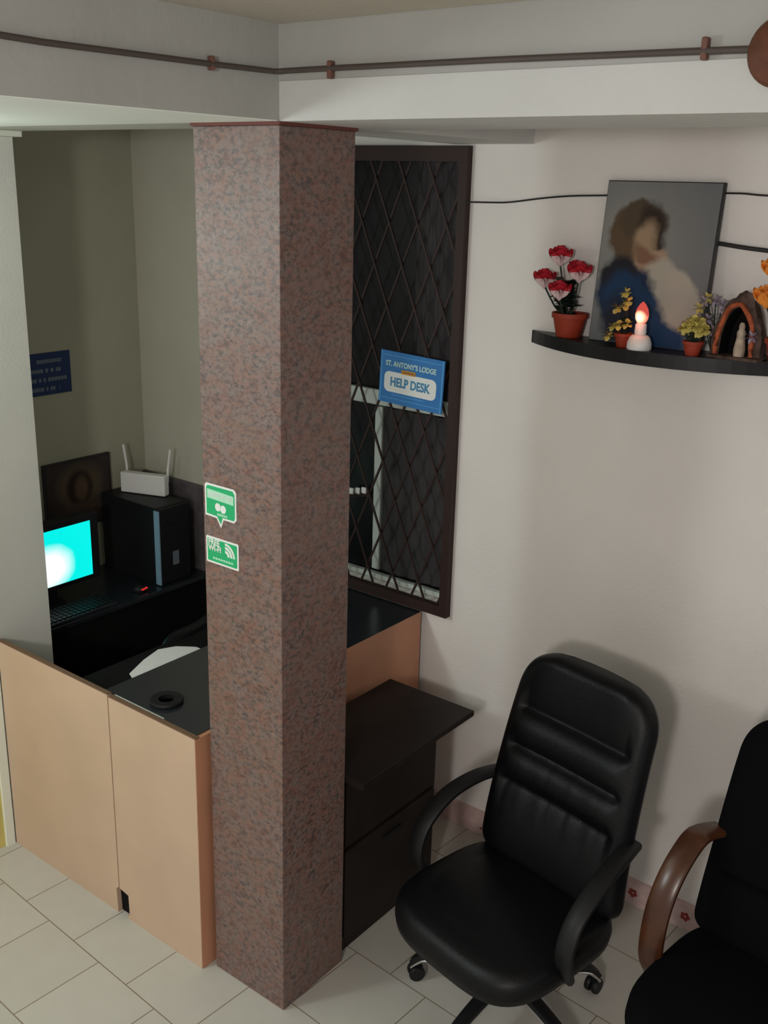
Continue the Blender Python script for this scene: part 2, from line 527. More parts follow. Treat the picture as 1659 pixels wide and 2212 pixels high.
# ------------------------------------------------------------------ granite pillar
pil = thing('pillar', (0, 0, 0), 0, 'tall square pillar clad in polished pinkish brown granite', 'pillar')
MB().box((-.305, 0.0, 0.0), (0.0, .285, ZB - .008), M['granite'], .002).build('cladding', pil)
MB().box((-.309, -.006, ZB - .008), (0.006, .289, ZB), M['maroon']).build('capping', pil)

# ------------------------------------------------------------------ help desk counter
dk = thing('reception_counter', (-.85, .5, 0), 0, 'beech laminate reception counter with black glass top beside the granite pillar', 'counter')
def at(o): return Matrix.Translation(-Vector(o.location))
X0, XS, XR = -1.395, -.755, -.330
YF, YI = -.040, -.022
ZT = .858
p = MB().prism([(X0, 0), (-.768, 0), (-.768, .004), (-.772, .098), (XS - .0025, .112), (XS - .0025, ZT + .006), (X0, ZT + .006)], 1, YF, YI, M['laminate'])
p.box((X0, YF + .001, ZT + .006), (XS - .0025, YI, ZT + .010), M['seam'])
p.build('front_panel', dk, at(dk))
p = MB().prism([(XS + .0025, .108), (-.706, .100), (-.704, .016), (-.716, .012), (-.716, 0), (XR - .0015, 0), (XR - .0015, ZT), (XS + .0025, ZT)], 1, YF, YI, M['laminate'])
p.box((XS + .0025, YF + .001, ZT), (XR, YI, ZT + .004), M['seam'])
p.build('front_panel', dk, at(dk))
MB().box((-.80, YI + .0005, 0), (-.68, YI + .006, .14), M['inside']).build('notch_shade', dk, at(dk))  # near-black sheet standing in for the shade behind the notch
MB().box((XS - .0025, YF + .006, .10), (XS + .0025, YI, ZT), M['seam']).build('joint', dk, at(dk))
MB().prism([(YF + .0015, 0), (.285, 0), (.285, ZT - .001), (YF + .0015, ZT - .001)], 0, XR - .016, XR, M['lam_side']).build('corner_panel', dk, at(dk))
MB().box((-.376, .290, 0), (-.3605, .559, ZT - .013), M['lam_side']).box((-.376, .56, 0), (-.3605, D - .022, .8455), M['lam_side']).box((-.3603, .56, ZT - .012), (-.3595, D - .022, .887), M['lam_side']).build('side_panel', dk, at(dk))
gt = MB()
gt.prism([(-.80, -.021), (XR - .016, -.021), (XR - .016, .285), (-.362, .285), (-.362, .559), (-.80, .559)], 2, ZT - .012, ZT + .002, M['blackglass'])
gt.prism([(-.80, .56), (-.360, .56), (-.360, D - .022), (-.80, D - .022)], 2, ZT - .012, .888, M['blackglass'])
gt.build('glass_top', dk, at(dk))
MB().box((-.745, -.0185, ZT + .002), (-.50, -.0155, ZT + .004), M['winframe']).build('glass_edge', dk, at(dk))
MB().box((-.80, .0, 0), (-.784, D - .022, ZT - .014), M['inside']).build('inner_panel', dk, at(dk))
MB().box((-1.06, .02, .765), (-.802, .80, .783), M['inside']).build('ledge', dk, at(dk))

# things on and behind the counter
ta = thing('tape_roll', (-.58, .062, ZT + .002), 0, 'round dark tape roll lying flat on the black glass counter top', 'tape')
MB().lathe([(.026, 0), (.053, 0), (.055, .003), (.055, .010), (.053, .013), (.026, .013), (.026, 0)], (0, 0, 0), M['plastic'], 28).build('roll', ta)
pp = MB()
pp.add([(-.955, .205, .785), (-.83, .15, .785), (-.83, .52, .785), (-.945, .515, .785), (-1.006, .468, .785), (-1.035, .405, .785), (-1.006, .312, .785)], [(0, 1, 2, 3, 4, 5, 6)], M['paper'])
ppo = pp.build('paper_sheet')
ppo.modifiers.new('thickness', 'SOLIDIFY').thickness = .0012
tag(ppo, 'white sheet of paper along the inner edge of the black glass counter', 'paper')

# computer table along the alcove side wall
ct = thing('computer_table', (XL + .24, .7, 0), 0, 'dark computer table against the alcove wall under the monitor', 'table')
MB().box((XL + .003, .215, .713), (-1.585, D - .022, .735), M['blackglass'], .003).build('table_top', ct, at(ct))
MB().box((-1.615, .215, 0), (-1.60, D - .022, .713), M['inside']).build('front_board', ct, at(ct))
for y in (.235, D - .05):
    MB().box((XL + .02, y, 0), (-1.62, y + .02, .713), M['blackwood']).build('side_panel', ct, at(ct))
mo = thing('monitor', (-1.81, .46, .735), 0, 'computer monitor with bright cyan screen behind the painted pier', 'monitor')
scr = painting('lit_screen', (0.0, 0.78, 0.72), [(-.02, .175, .10, .085, .2, (.95, 1.0, .97), .35)], axes=(1, 2), wob=.02, nsc=14, emit=1.15)
MB().box((-.02, -.235, .075), (.045, .240, .375), M['case'], .008).build('bezel', mo)
MB().box((.0452, -.215, .098), (.0462, .196, .345), scr).build('screen', mo)
MB().box((-.015, -.03, .008), (.015, .03, .08), M['case']).build('stand', mo)
MB().lathe([(.066, 0), (.066, .006), (.03, .012)], (0, 0, 0), M['case'], 24).build('base', mo)
kb = thing('keyboard', (-1.655, .48, .735), 0, 'black keyboard in front of the lit cyan monitor', 'keyboard')
MB().box((-.075, -.20, 0), (.065, .17, .016), M['blackglass'], .004).build('body', kb)
km = MB()
for r in range(5):
    for c_ in range(15):
        km.box((-.062 + r * .024, -.19 + c_ * .0235, .016), (-.043 + r * .024, -.172 + c_ * .0235, .021), M['plastic'])
km.build('keys', kb)
ms = thing('mouse', (-1.645, .81, .735), 0.2, 'black mouse with a red light beside the computer tower', 'mouse')
MB().lathe([(.026, 0), (.03, .006), (.028, .02), (.018, .030), (.004, .034)], (0, 0, 0), M['plastic'], 18).build('body', ms)
MB().box((.006, -.016, .014), (.033, .020, .021), M['redglow'], .003).build('light', ms)
tw = thing('computer_tower', (-1.82, .995, .735), 0, 'black computer tower with pale blue edge strip under the white router', 'computer')
MB().box((-.20, -.085, 0), (.185, .095, .365), M['case'], .004).build('case', tw)
f_ = MB().box((.185, -.083, .004), (.205, .093, .361), M['case'], .004)
for zz in (.30, .255, .21):
    f_.box((.205, -.06, zz), (.207, .07, zz + .03), M['plastic'])
f_.build('front_panel', tw)
MB().box((.175, -.0885, .006), (.207, -.0825, .355), M['strip']).build('edge_strip', tw)
MB().box((.205, -.012, .085), (.2075, .022, .15), M['greyprint']).build('sticker', tw)
ro = thing('wifi_router', (-1.85, 1.03, 1.1005), 0.35, 'small white router with two upright antennas on the computer tower', 'router')
MB().box((-.115, -.022, .002), (.115, .022, .098), M['whiteplastic'], .006).build('body', ro)
for sx in (-1, 1):
    MB().tube([(sx * .105, .026, .06), (sx * .108, .028, .12), (sx * .122, .03, .215)], .006, M['whiteplastic'], 8).build('antenna', ro)

# picture and sign on the alcove side wall
ic = painting('dim_portrait', (.040, .030, .028), [
    (.180, .195, .112, .100, 0, (.105, .075, .042), .28), (.180, .185, .070, .084, 0, (.022, .014, .012), .2),
    (.190, .182, .036, .056, 0, (.125, .078, .046), .35), (.185, .08, .10, .04, 0, (.080, .048, .038), .4)], axes=(1, 2), wob=.02)
pj = thing('framed_portrait', (XL + .02, .62, .955), 0, 'dark framed portrait with soft halo leaning on the alcove wall above the monitor', 'picture')
MB().box((-.018, 0, 0), (.0, .355, .322), M['blackframe']).build('frame', pj)
MB().box((0, .008, .008), (.0015, .347, .314), ic).build('canvas', pj)
bs = thing('notice_sign', (XL + .001, .45, 1.585), 0, 'dark blue notice with four lines of pale lettering on the alcove wall', 'sign')
MB().box((0, 0, 0), (.004, .355, .183), M['signblue_dark'], .001).build('board', bs)
lt = MB()
for r, (y0, y1) in enumerate(((.06, .31), (.06, .305), (.04, .335), (.07, .295))):
    z = .147 - r * .040; y = y0
    while y < y1:
        ww = random.choice((.010, .013, .008)); 
        if random.random() < .16:
            y += .010; continue
        lt.box((.004, y, z - .008), (.0046, min(y + ww, y1), z + .008), M['greyprint']); y += ww + .003
lt.build('lettering', bs)

# ------------------------------------------------------------------ stickers on the pillar
def sticker_base(name, label):
    return thing(name, (0, 0, 0), 0, label, 'sticker', None)
s1 = sticker_base('bubble_sticker', 'green speech bubble sticker on the granite pillar, upper of the two')
def bubble(g):
    return [(-.296 + g, 1.585 + g), (-.250 + g * .5, 1.583 + g), (-.233, 1.556 + g * 2), (-.222 - g * .5, 1.583 + g), (-.180 + 0, 1.583 + g), (-.170 - g, 1.592 + g), (-.170 - g, 1.672 - g), (-.178 - g, 1.681 - g), (-.290 + g, 1.681 - g), (-.296 + g, 1.675 - g)]
MB().prism(bubble(0), 1, -.0015, -.0003, M['paper']).build('border', s1)
MB().prism(bubble(.006), 1, -.0022, -.0014, M['stgreen']).build('panel', s1)
MB().prism([(-.286, 1.638), (-.180, 1.634), (-.180, 1.660), (-.286, 1.665)], 1, -.0026, -.0020, M['stpale']).build('band', s1)
text_mesh('lettering', 'REVIEW US ON', .0165, M['paper'], s1, (-.233, -.0030, 1.650), (PI / 2, 0, 0), sx=.82)
e = MB()
for cx, cz in ((-.243, 1.617), (-.222, 1.614)):
    e.prism([(cx + .0115 * math.cos(k * PI / 8), cz + .012 * math.sin(k * PI / 8)) for k in range(16)], 1, -.0027, -.0020, M['paper'])
e.build('emblem', s1)
e = MB()
for k in range(5):
    e.box((-.246 + k * .0085, -.0026, 1.592), (-.240 + k * .0085, -.0020, 1.599), M['stpale'])
e.build('small_print', s1)
s2 = sticker_base('wifi_sticker', 'green rectangular wifi sticker on the granite pillar, lower of the two')
MB().prism(rrect(-.296, 1.443, -.164, 1.523, .004), 1, -.0015, -.0003, M['paper']).build('border', s2)
MB().prism(rrect(-.290, 1.449, -.170, 1.517, .003), 1, -.0022, -.0014, M['stgreen']).build('panel', s2)
text_mesh('lettering', 'FREE', .0235, M['paper'], s2, (-.262, -.0030, 1.507), (PI / 2, 0, 0), sx=.95, bold=.0006)
text_mesh('lettering', 'WI-FI', .0235, M['paper'], s2, (-.259, -.0030, 1.489), (PI / 2, 0, 0), sx=.95, bold=.0006)
e = MB()
for r0, r1 in ((.010, .018), (.0215, .029), (.0325, .039)):
    a = [(-.217 + r0 * math.cos(k * PI / 16), 1.476 + r0 * math.sin(k * PI / 16)) for k in range(9)]
    b = [(-.217 + r1 * math.cos(k * PI / 16), 1.476 + r1 * math.sin(k * PI / 16)) for k in range(8, -1, -1)]
    e.prism(a + b, 1, -.0030, -.0020, M['paper'])
e.build('emblem', s2)
e = MB()
for k in range(8):
    e.box((-.268 + k * .0105, -.0026, 1.457), (-.260 + k * .0105, -.0020, 1.463), M['stpale'])
e.build('small_print', s2)

# ------------------------------------------------------------------ security grille with the help desk sign
gr = thing('window_grille', (-.68, D - .001, .895), 0, 'dark brown iron security grille of diamond lattice over the window', 'grille')
GX0, GX1, GZ0, GZ1 = -1.10, -.236, .895, 2.628
fr = MB()
yA, yB = D - .032, D - .002
fr.box((GX0, yA, GZ0), (GX0 + .034, yB, GZ1), M['iron']).box((GX1 - .034, yA, GZ0), (GX1, yB, GZ1), M['iron'])
fr.box((GX0 + .034, yA, GZ0), (GX1 - .034, yB, GZ0 + .042), M['iron']).box((GX0 + .034, yA, GZ1 - .052), (GX1 - .034, yB, GZ1), M['iron'])
fr.build('frame', gr, at(gr))
def clipseg(x0, z0, x1, z1, bx0, bz0, bx1, bz1):
    t0, t1 = 0.0, 1.0; dx, dz = x1 - x0, z1 - z0
    for p_, q_ in ((-dx, x0 - bx0), (dx, bx1 - x0), (-dz, z0 - bz0), (dz, bz1 - z0)):
        if abs(p_) < 1e-9:
            if q_ < 0: return None
            continue
        r_ = q_ / p_
        if p_ < 0: t0 = max(t0, r_)
        else: t1 = min(t1, r_)
    return None if t0 >= t1 else (x0 + dx * t0, z0 + dz * t0, x0 + dx * t1, z0 + dz * t1)
lat = MB()
hw, hh = .064, .150
H_ = GZ1 - GZ0
for sgn in (1, -1):
    for k in range(-30, 30):
        xs = -.64 + k * 2 * hw
        c_ = clipseg(xs, 1.02, xs + sgn * hw / hh * 4, 5.02, GX0 + .04, GZ0 + .04, GX1 - .033, GZ1 - .05)
        d_ = clipseg(xs, 1.02, xs - sgn * hw / hh * 1, .02, GX0 + .04, GZ0 + .04, GX1 - .033, GZ1 - .05)
        for q in (c_, d_):
            if q:
                yy = D - .016 + .004 * sgn
                lat.strap([(q[0], yy, q[1]), (q[2], yy, q[3])], (0, 1, 0), .005, .0085, M['iron'], False)
lat.build('lattice', gr, at(gr))
hs = thing('help_desk_sign', (-.437, D - .034, 1.799), 0, 'bright blue HELP DESK sign hung slightly crooked on the iron grille', 'sign')
hs.rotation_euler = (0, math.radians(2.3), 0)
MB().box((-.1475, -.005, -.099), (.1475, 0, .099), M['signblue'], .001).build('board', hs)
ln = MB()
for z in (.083, -.080):
    ln.box((-.135, -.0056, z - .0012), (.135, -.0048, z + .0012), M['signlight'])
for x in (-.143, .139):
    ln.box((x, -.0056, -.097), (x + .004, -.0048, .097), M['signlight'])
ln.build('border_lines', hs)
MB().prism(rrect(-.124, -.055, .117, .022, .022, 6), 1, -.0058, -.0048, M['paper']).build('white_panel', hs)
text_mesh('lettering', 'HELP DESK', .047, M['lettblue'], hs, (-.0035, -.0064, -.0165), (PI / 2, 0, 0), sx=.80, bold=.0014)
text_mesh('lettering', "ST. ANTONY'S LODGE", .027, M['palecyan'], hs, (-.004, -.0060, .052), (PI / 2, 0, 0), sx=.86, bold=.0008)
ob = MB().box((-.045, -.0066, .020), (.020, -.0056, .036), M['orange'], .0003)
for k in range(7):
    ob.box((-.040 + k * .0083, -.0070, .025), (-.035 + k * .0083, -.0064, .031), M['clip'])
ob.build('orange_band', hs)
e = MB()
for k in range(13):
    e.box((-.085 + k * .0115, -.0056, -.0665), (-.077 + k * .0115, -.0048, -.0625), M['signlight'])
e.build('small_print', hs)

# ------------------------------------------------------------------ dark side cabinet
cb = thing('side_cabinet', (-.13, .60, 0), 0, 'low dark wood cabinet with overhanging top standing behind the granite pillar', 'cabinet')
MB().box((-.315, .292, .682), (.068, .925, .704), M['blackwood'], .003).build('cabinet_top', cb, at(cb))
MB().box((-.300, .300, 0.0), (-.030, .835, .682), M['blackwood'], .002).build('body', cb, at(cb))
for z0, z1 in ((.06, .40), (.42, .66)):
    dr = MB().box((-.030, .315, z0), (-.018, .82, z1), M['blackwood'], .003).build('drawer', cb, at(cb))
    MB().box((-.018, .52, z1 - .055), (-.008, .62, z1 - .043), M['plastic'], .003).build('handle', cb, at(cb)).parent = dr

# ------------------------------------------------------------------ office chairs
def backrest_bm(mb, m, W0, W1, T, prof, rolls, gathers=False, corner=.30):
    nu, nv = (72 if gathers else 30), 90
    P = catmull([(0, y, z) for y, z in prof], 12)
    L_ = [0]
    for a, b in zip(P, P[1:]): L_.append(L_[-1] + (b - a).length)
    def at_v(v):
        t = v * L_[-1]
        for i in range(len(P) - 1):
            if t <= L_[i + 1] or i == len(P) - 2:
                f = (t - L_[i]) / max(1e-6, L_[i + 1] - L_[i])
                tan = (P[i + 1] - P[i]).normalized()
                return P[i].lerp(P[i + 1], f), tan
    def halfw(v):
        w_ = W0 + (W1 - W0) * v
        if v > 1 - corner * .72:
            q = (v - (1 - corner * .72)) / (corner * .72)
            return w_ * (1 - .62 * (1 - math.sqrt(max(0, 1 - q ** 2.6))))
        if v < .10:
            q = 1 - v / .10
            return w_ * (1 - .25 * (1 - math.sqrt(max(0, 1 - q * q))))
        return w_
    front, back = [], []
    for j in range(nv + 1):
        v = j / nv
        c, tan = at_v(v)
        nrm = Vector((0, -tan.z, tan.y)); nrm.normalize()
        if nrm.y > 0: nrm = -nrm
        hw_ = halfw(v)
        ev = min(v, 1 - v)
        eend = math.sqrt(max(0, 1 - (1 - min(1, ev / .07)) ** 2))
        d = 1.0
        cuts = [0.0] + sorted(q for q, _ in rolls) + [1.0]
        if len(rolls) > 1:
            for c0, c1 in zip(cuts, cuts[1:]):
                if c0 <= v <= c1:
                    t_ = (v - c0) / (c1 - c0)
                    if c0 == 0.0: t_ = .5 + .5 * t_
                    if c1 == 1.0: t_ = .5 * t_
                    d = .52 + .56 * math.sin(PI * min(1, max(0, t_))) ** .55
        else:
            for s_, dep in rolls:
                x_ = abs(v - s_) / .03
                if x_ < 1: d *= 1 - dep * (1 - x_) ** 1.5
        for i in range(nu + 1):
            u = -1 + 2 * i / nu
            u = math.copysign(abs(u) ** .75, u)
            edge = math.sqrt(max(0, 1 - abs(u) ** 6))
            dd = d if abs(u) < .74 else 1 - (1 - d) * max(0, (1 - (abs(u) - .74) / .12))
            if gathers and abs(u) < .7:
                for c0, am in ((.375, .055), (.54, .030)):
                    if c0 - .16 < v < c0:
                        dd -= am * (.5 + .5 * math.sin(u * 34 + 5 * v + math.sin(u * 9) * 2)) * (1 - (c0 - v) / .16) * (1 - (u / .7) ** 2)
            curve = -.030 * (u * u) * 1.0
            cpos = c + Vector((hw_ * u, 0, 0)) - nrm * curve * .6
            front.append(cpos + nrm * (T * .62 * edge * eend * dd))
            back.append(cpos - nrm * (T * .38 * edge * eend))
    n1 = nu + 1
    fs = []
    off = len(front)
    for j in range(nv):
        for i in range(nu):
            a = j * n1 + i
            fs.append((a, a + 1, a + n1 + 1, a + n1))
            fs.append((off + a, off + a + n1, off + a + n1 + 1, off + a + 1))
    rim = [j * n1 for j in range(nv + 1)] + [nv * n1 + i for i in range(1, n1)] + [j * n1 + nu for j in range(nv - 1, -1, -1)] + [i for i in range(nu - 1, 0, -1)]
    for a, b in zip(rim, rim[1:] + rim[:1]):
        fs.append((a, b, off + b, off + a))
    mb.add(front + back, fs, m, True)

def cushion(mb, m, W_, Dp, z0, z1, yc, n=56, p=3.6, dome=.02, front_drop=.02):
    def out(s, z, dz=0):
        r_ = []
        for k in range(n):
            t = 2 * PI * k / n
            c, s_ = math.cos(t), math.sin(t)
            x = math.copysign(abs(c) ** (2 / p), c) * W_ / 2 * s
            y = math.copysign(abs(s_) ** (2 / p), s_) * Dp / 2 * s
            zz = z - front_drop * max(0, -y / (Dp / 2)) ** 3
            r_.append((x, yc + y, zz))
        return r_
    h = z1 - z0
    rings = [out(.82, z0), out(.94, z0 + .008), out(.985, z0 + h * .22), out(1.0, z0 + h * .5), out(.985, z0 + h * .78), out(.955, z1 - .012), out(.92, z1 - .003), out(.88, z1), out(.74, z1 + dome * .30), out(.70, z1 + dome * .22), out(.66, z1 + dome * .40), out(.40, z1 + dome * .8), out(.15, z1 + dome)]
    vs = [q for r_ in rings for q in r_]
    fs = [(i * n + k, i * n + (k + 1) % n, (i + 1) * n + (k + 1) % n, (i + 1) * n + k) for i in range(len(rings) - 1) for k in range(n)]
    fs += [tuple(range(n - 1, -1, -1)), tuple(range((len(rings) - 1) * n, len(rings) * n))]
    mb.add(vs, fs, m, True)

def swivel_base(ch, ang0, R_=.33, legmat='plastic', trim=True, top=.41):
    MB().lathe([(.045, .07), (.05, .085), (.05, .125), (.032, .135), (.030, .24), (.022, .245), (.022, top - .025), (.05, top - .02), (.09, top - .01), (.09, top)], (0, 0, 0), M['plastic'], 20).build('gas_lift', ch)
    for k in range(5):
        a = ang0 + k * 2 * PI / 5
        dx, dy = math.cos(a), math.sin(a)
        pts = catmull([(dx * .03, dy * .03, .118), (dx * .14, dy * .14, .122), (dx * .26, dy * .26, .105), (dx * (R_ - .01), dy * (R_ - .01), .085), (dx * (R_ + .012), dy * (R_ + .012), .060)], 5)
        lg = MB().strap(pts, (-dy, dx, 0), [.052 - .022 * i / (len(pts) - 1) for i in range(len(pts))], .022, M['plastic']).build('base_leg', ch)
        if trim:
            cpts = [q + Vector((-dy * .017, dx * .017, -.010)) for q in pts]
            MB().tube(cpts, .0055, M['chrome'], 8).build('chrome_trim', lg)
            MB().tube([q + Vector((dy * .017, -dx * .017, -.010)) for q in pts], .0055, M['chrome'], 8).build('chrome_trim', lg)
        cs = MB()
        for s_ in (-1, 1):
            cs.lathe([(.004, -.009), (.024, -.009), (.0265, -.005), (.0265, .005), (.024, .009), (.004, .009)], (0, 0, 0), M['plastic'], 18, 'y')
            o_ = len(cs.v) - 6 * 18
            a2 = a + .6
            for i in range(o_, len(cs.v)):
                x, y, z = cs.v[i]
                y += s_ * .013
                cs.v[i] = (dx * R_ + x * math.cos(a2) - y * math.sin(a2), dy * R_ + x * math.sin(a2) + y * math.cos(a2), z + .0268)
        cs.tube([(dx * R_, dy * R_, .03), (dx * R_, dy * R_, .062)], .010, M['plastic'], 8)
        cs.build('caster', lg)

def arm_strap(ch, name, pts, w_, th, m, xf=None):
    return MB().strap(catmull(pts, 7), (1, 0, 0), w_, th, m).build(name, ch, xf)

ch1 = thing('office_chair', (.530, .468, 0), math.radians(-11), 'black leather office chair with ribbed backrest and black plastic arms', 'chair', None)
UP = Matrix.Translation((0, .012, -.10)) @ Matrix.Scale(1.04, 4)
b_ = MB(); cushion(b_, M['leather'], .56, .53, .405, .505, -.055, dome=.018, front_drop=.03); b_.build('seat', ch1, UP)
b_ = MB()
backrest_bm(b_, M['leather'], .272, .242, .105, [(.165, .475), (.175, .60), (.205, .76), (.253, .95), (.318, 1.145)], [(.715, .5), (.54, .5), (.375, .5)], gathers=True)
b_.build('backrest', ch1, UP)
for s_ in (-1, 1):
    arm_strap(ch1, 'armrest', [(s_ * .250, .20, .728), (s_ * .274, .10, .728), (s_ * .288, -.01, .702), (s_ * .292, -.10, .640), (s_ * .292, -.135, .56), (s_ * .286, -.120, .49), (s_ * .262, -.08, .42), (s_ * .20, -.05, .400)], .055, .022, M['plastic'], UP)
MB().box((-.10, -.16, .385), (.10, .10, .405), M['plastic'], .004).build('seat_plate', ch1, UP)
MB().strap(catmull([(0, .05, .392), (0, .17, .40), (0, .235, .47), (0, .25, .62)], 5), (1, 0, 0), .07, .012, M['plastic']).build('back_bracket', ch1, UP)
swivel_base(ch1, math.radians(196 + 11), .305, top=.318)

ch2 = thing('office_chair', (1.28, .47, 0), math.radians(-7), 'black fabric executive chair with curved brown wooden arms at the right', 'chair', None)
b_ = MB(); cushion(b_, M['fabric'], .53, .56, .385, .505, -.06, dome=.015, front_drop=.03); b_.build('seat', ch2)
b_ = MB()
backrest_bm(b_, M['fabric'], .272, .25, .11, [(.15, .475), (.17, .60), (.205, .76), (.25, .95), (.31, 1.135)], [(.30, .25)])
b_.build('backrest', ch2)
for s_ in (-1, 1):
    arm_strap(ch2, 'armrest', [(s_ * .235, .17, .795), (s_ * .258, .115, .800), (s_ * .268, .06, .790), (s_ * .275, -.015, .725), (s_ * .278, -.065, .64), (s_ * .278, -.085, .54), (s_ * .276, -.075, .45), (s_ * .262, -.03, .380), (s_ * .17, -.02, .372)], .070, .022, M['armwood'])
MB().box((-.17, -.16, .362), (.17, .10, .385), M['plastic'], .004).build('seat_plate', ch2)
swivel_base(ch2, math.radians(196), .34, trim=False)

# the operator's low chair, hardly lit, inside the counter
ch3 = thing('desk_chair', (-1.31, .60, 0), math.radians(-80), 'black low backed chair standing inside the counter behind the paper sheet', 'chair', None)
b_ = MB(); cushion(b_, M['leather'], .46, .44, .40, .47, -.03); b_.build('seat', ch3)
b_ = MB()
backrest_bm(b_, M['leather'], .20, .19, .06, [(.19, .52), (.20, .60), (.22, .70), (.25, .80)], [])
b_.build('backrest', ch3)
swivel_base(ch3, .3, .27, trim=False)

# ------------------------------------------------------------------ corner shelf and its things
ZS = 2.037
outl = [(.045, D - .001), (.045, 1.190)]
for k in range(25):
    t = k / 24
    x = .045 + .93 * t
    outl.append((x, 1.192 - .175 * (1 - abs(2 * t - 1) ** 2.1)))
outl += [(.975, D - .001)]
sh = thing('wall_shelf', (.51, D, ZS), 0, 'black wall shelf with bowed front edge carrying the flowers and picture', 'shelf')
MB().prism([(x - .51, y - D) for x, y in outl], 2, -.042, 0, M['shelf']).build('board', sh)

mad = painting('painted_figure', (.155, .160, .170), [
    (.10, .33, .19, .17, 0, (.26, .255, .24), .7),
    (.105, .335, .080, .090, -.5, (.110, .072, .040), .10),
    (.130, .375, .075, .060, -.2, (.085, .058, .034), .10),
    (.165, .345, .042, .082, .10, (.034, .022, .015), .28),
    (.146, .318, .034, .056, -.30, (.36, .25, .16), .35),
    (.172, .246, .052, .046, .3, (.40, .28, .19), .16),
    (.155, .268, .050, .020, -.5, (.22, .12, .075), .3),
    (.250, .170, .072, .105, .80, (.42, .39, .33), .12),
    (.235, .085, .060, .085, .2, (.40, .375, .32), .14),
    (.310, .115, .050, .075, .7, (.38, .36, .32), .2),
    (.105, .150, .100, .095, -.75, (.010, .024, .060), .12),
    (.075, .215, .060, .052, .6, (.014, .013, .020), .16),
    (.150, .085, .085, .150, .62, (.010, .038, .100), .14),
    (.215, .035, .11, .055, -.25, (.010, .042, .115), .2),
    (.095, .070, .055, .080, .0, (.012, .014, .030), .3)], axes=(0, 2), wob=.06, nsc=16)
pm = thing('canvas_picture', (.288, 1.130, ZS + .0005), 0, 'large grey canvas picture of a robed figure in blue leaning on the shelf', 'picture')
pm.rotation_euler = (math.radians(-5.6), 0, 0)
MB().box((0, 0, 0), (.372, .014, .492), M['blackframe']).build('stretcher', pm)
MB().box((.002, -.0012, .002), (.366, 0, .489), mad).build('canvas', pm)

def petal_ring(mb, c, r, n, lift, tilt, size, m0, m1, axis=None, ph=0.0):
    """one ring of curled petals around c"""
    for k in range(n):
        a = 2 * PI * k / n + ph
        dx, dy = math.cos(a), math.sin(a)
        sx, sy = -dy, dx
        rows = []
        for j in range(5):
            t = j / 4
            rad = r * (.35 + .65 * math.sin(min(1.0, t * 1.15) * PI / 2)) + tilt * t * t * size
            h = lift + size * t - (.25 * size * max(0, t - .75) if tilt > .1 else 0)
            wd = size * .62 * math.sin(PI * (.16 + .72 * t)) 
            rows.append([(c[0] + dx * rad + sx * wd * s_, c[1] + dy * rad + sy * wd * s_, c[2] + h - .12 * size * s_ * s_ * t) for s_ in (-1, -.4, .4, 1)])
        vs = [q for r_ in rows for q in r_]
        lo = [(j * 4 + i, j * 4 + i + 1, (j + 1) * 4 + i + 1, (j + 1) * 4 + i) for j in range(2) for i in range(3)]
        hi = [(j * 4 + i, j * 4 + i + 1, (j + 1) * 4 + i + 1, (j + 1) * 4 + i) for j in range(2, 4) for i in range(3)]
        mb.add(vs, lo, m0, True); mb.add(vs, hi, m1, True)

def rose(parent, c, s, name='rose', m0=None, m1=None):
    m0 = m0 or M['pinkwhite']; m1 = m1 or M['red']
    b = MB()
    petal_ring(b, c, .55 * s, 6, 0, .35, 1.25 * s, m0, m1)
    petal_ring(b, c, .42 * s, 5, .10 * s, .12, 1.3 * s, m0, m1, ph=.5)
    petal_ring(b, c, .25 * s, 4, .2 * s, .02, 1.25 * s, m1, m1, ph=.2)
    b.lathe([(.05 * s, -.3 * s), (.3 * s, -.05 * s), (.5 * s, .25 * s), (.3 * s, .7 * s), (.05 * s, 1.0 * s)], c, m1 if s < .012 else m0, 10)
    return b.build(name, parent)

def leaf(mb, base, tip, wd, m):
    a, b = Vector(base), Vector(tip)
    d = b - a
    side = d.cross(Vector((0, 0, 1)))
    if side.length < 1e-4: side = Vector((1, 0, 0))
    side.normalize()
    mid = a + d * .5 + Vector((0, 0, .12 * d.length))
    vs = [a, a + d * .3 + side * wd * .8, mid + side * wd, a + d * .8 + side * wd * .6, b, a + d * .8 - side * wd * .6, mid - side * wd, a + d * .3 - side * wd * .8, a + d * .5 + Vector((0, 0, .06 * d.length))]
    mb.add(vs, [(0, 1, 2, 8), (2, 3, 4, 8), (4, 5, 6, 8), (6, 7, 0, 8)], m, True)

def flowerpot(parent, r, h, name='pot'):
    b = MB().lathe([(r * .68, 0), (r * .72, .002), (r * .95, h * .78), (r * 1.05, h * .80), (r * 1.05, h), (r * .92, h), (r * .88, h * .86), (r * .2, h * .85)], (0, 0, 0), M['terracotta'], 22)
    b.build(name, parent)
    MB().lathe([(r * .86, h * .84), (r * .5, h * .90), (r * .1, h * .92)], (0, 0, 0), M['soil'], 14).build('soil', parent)

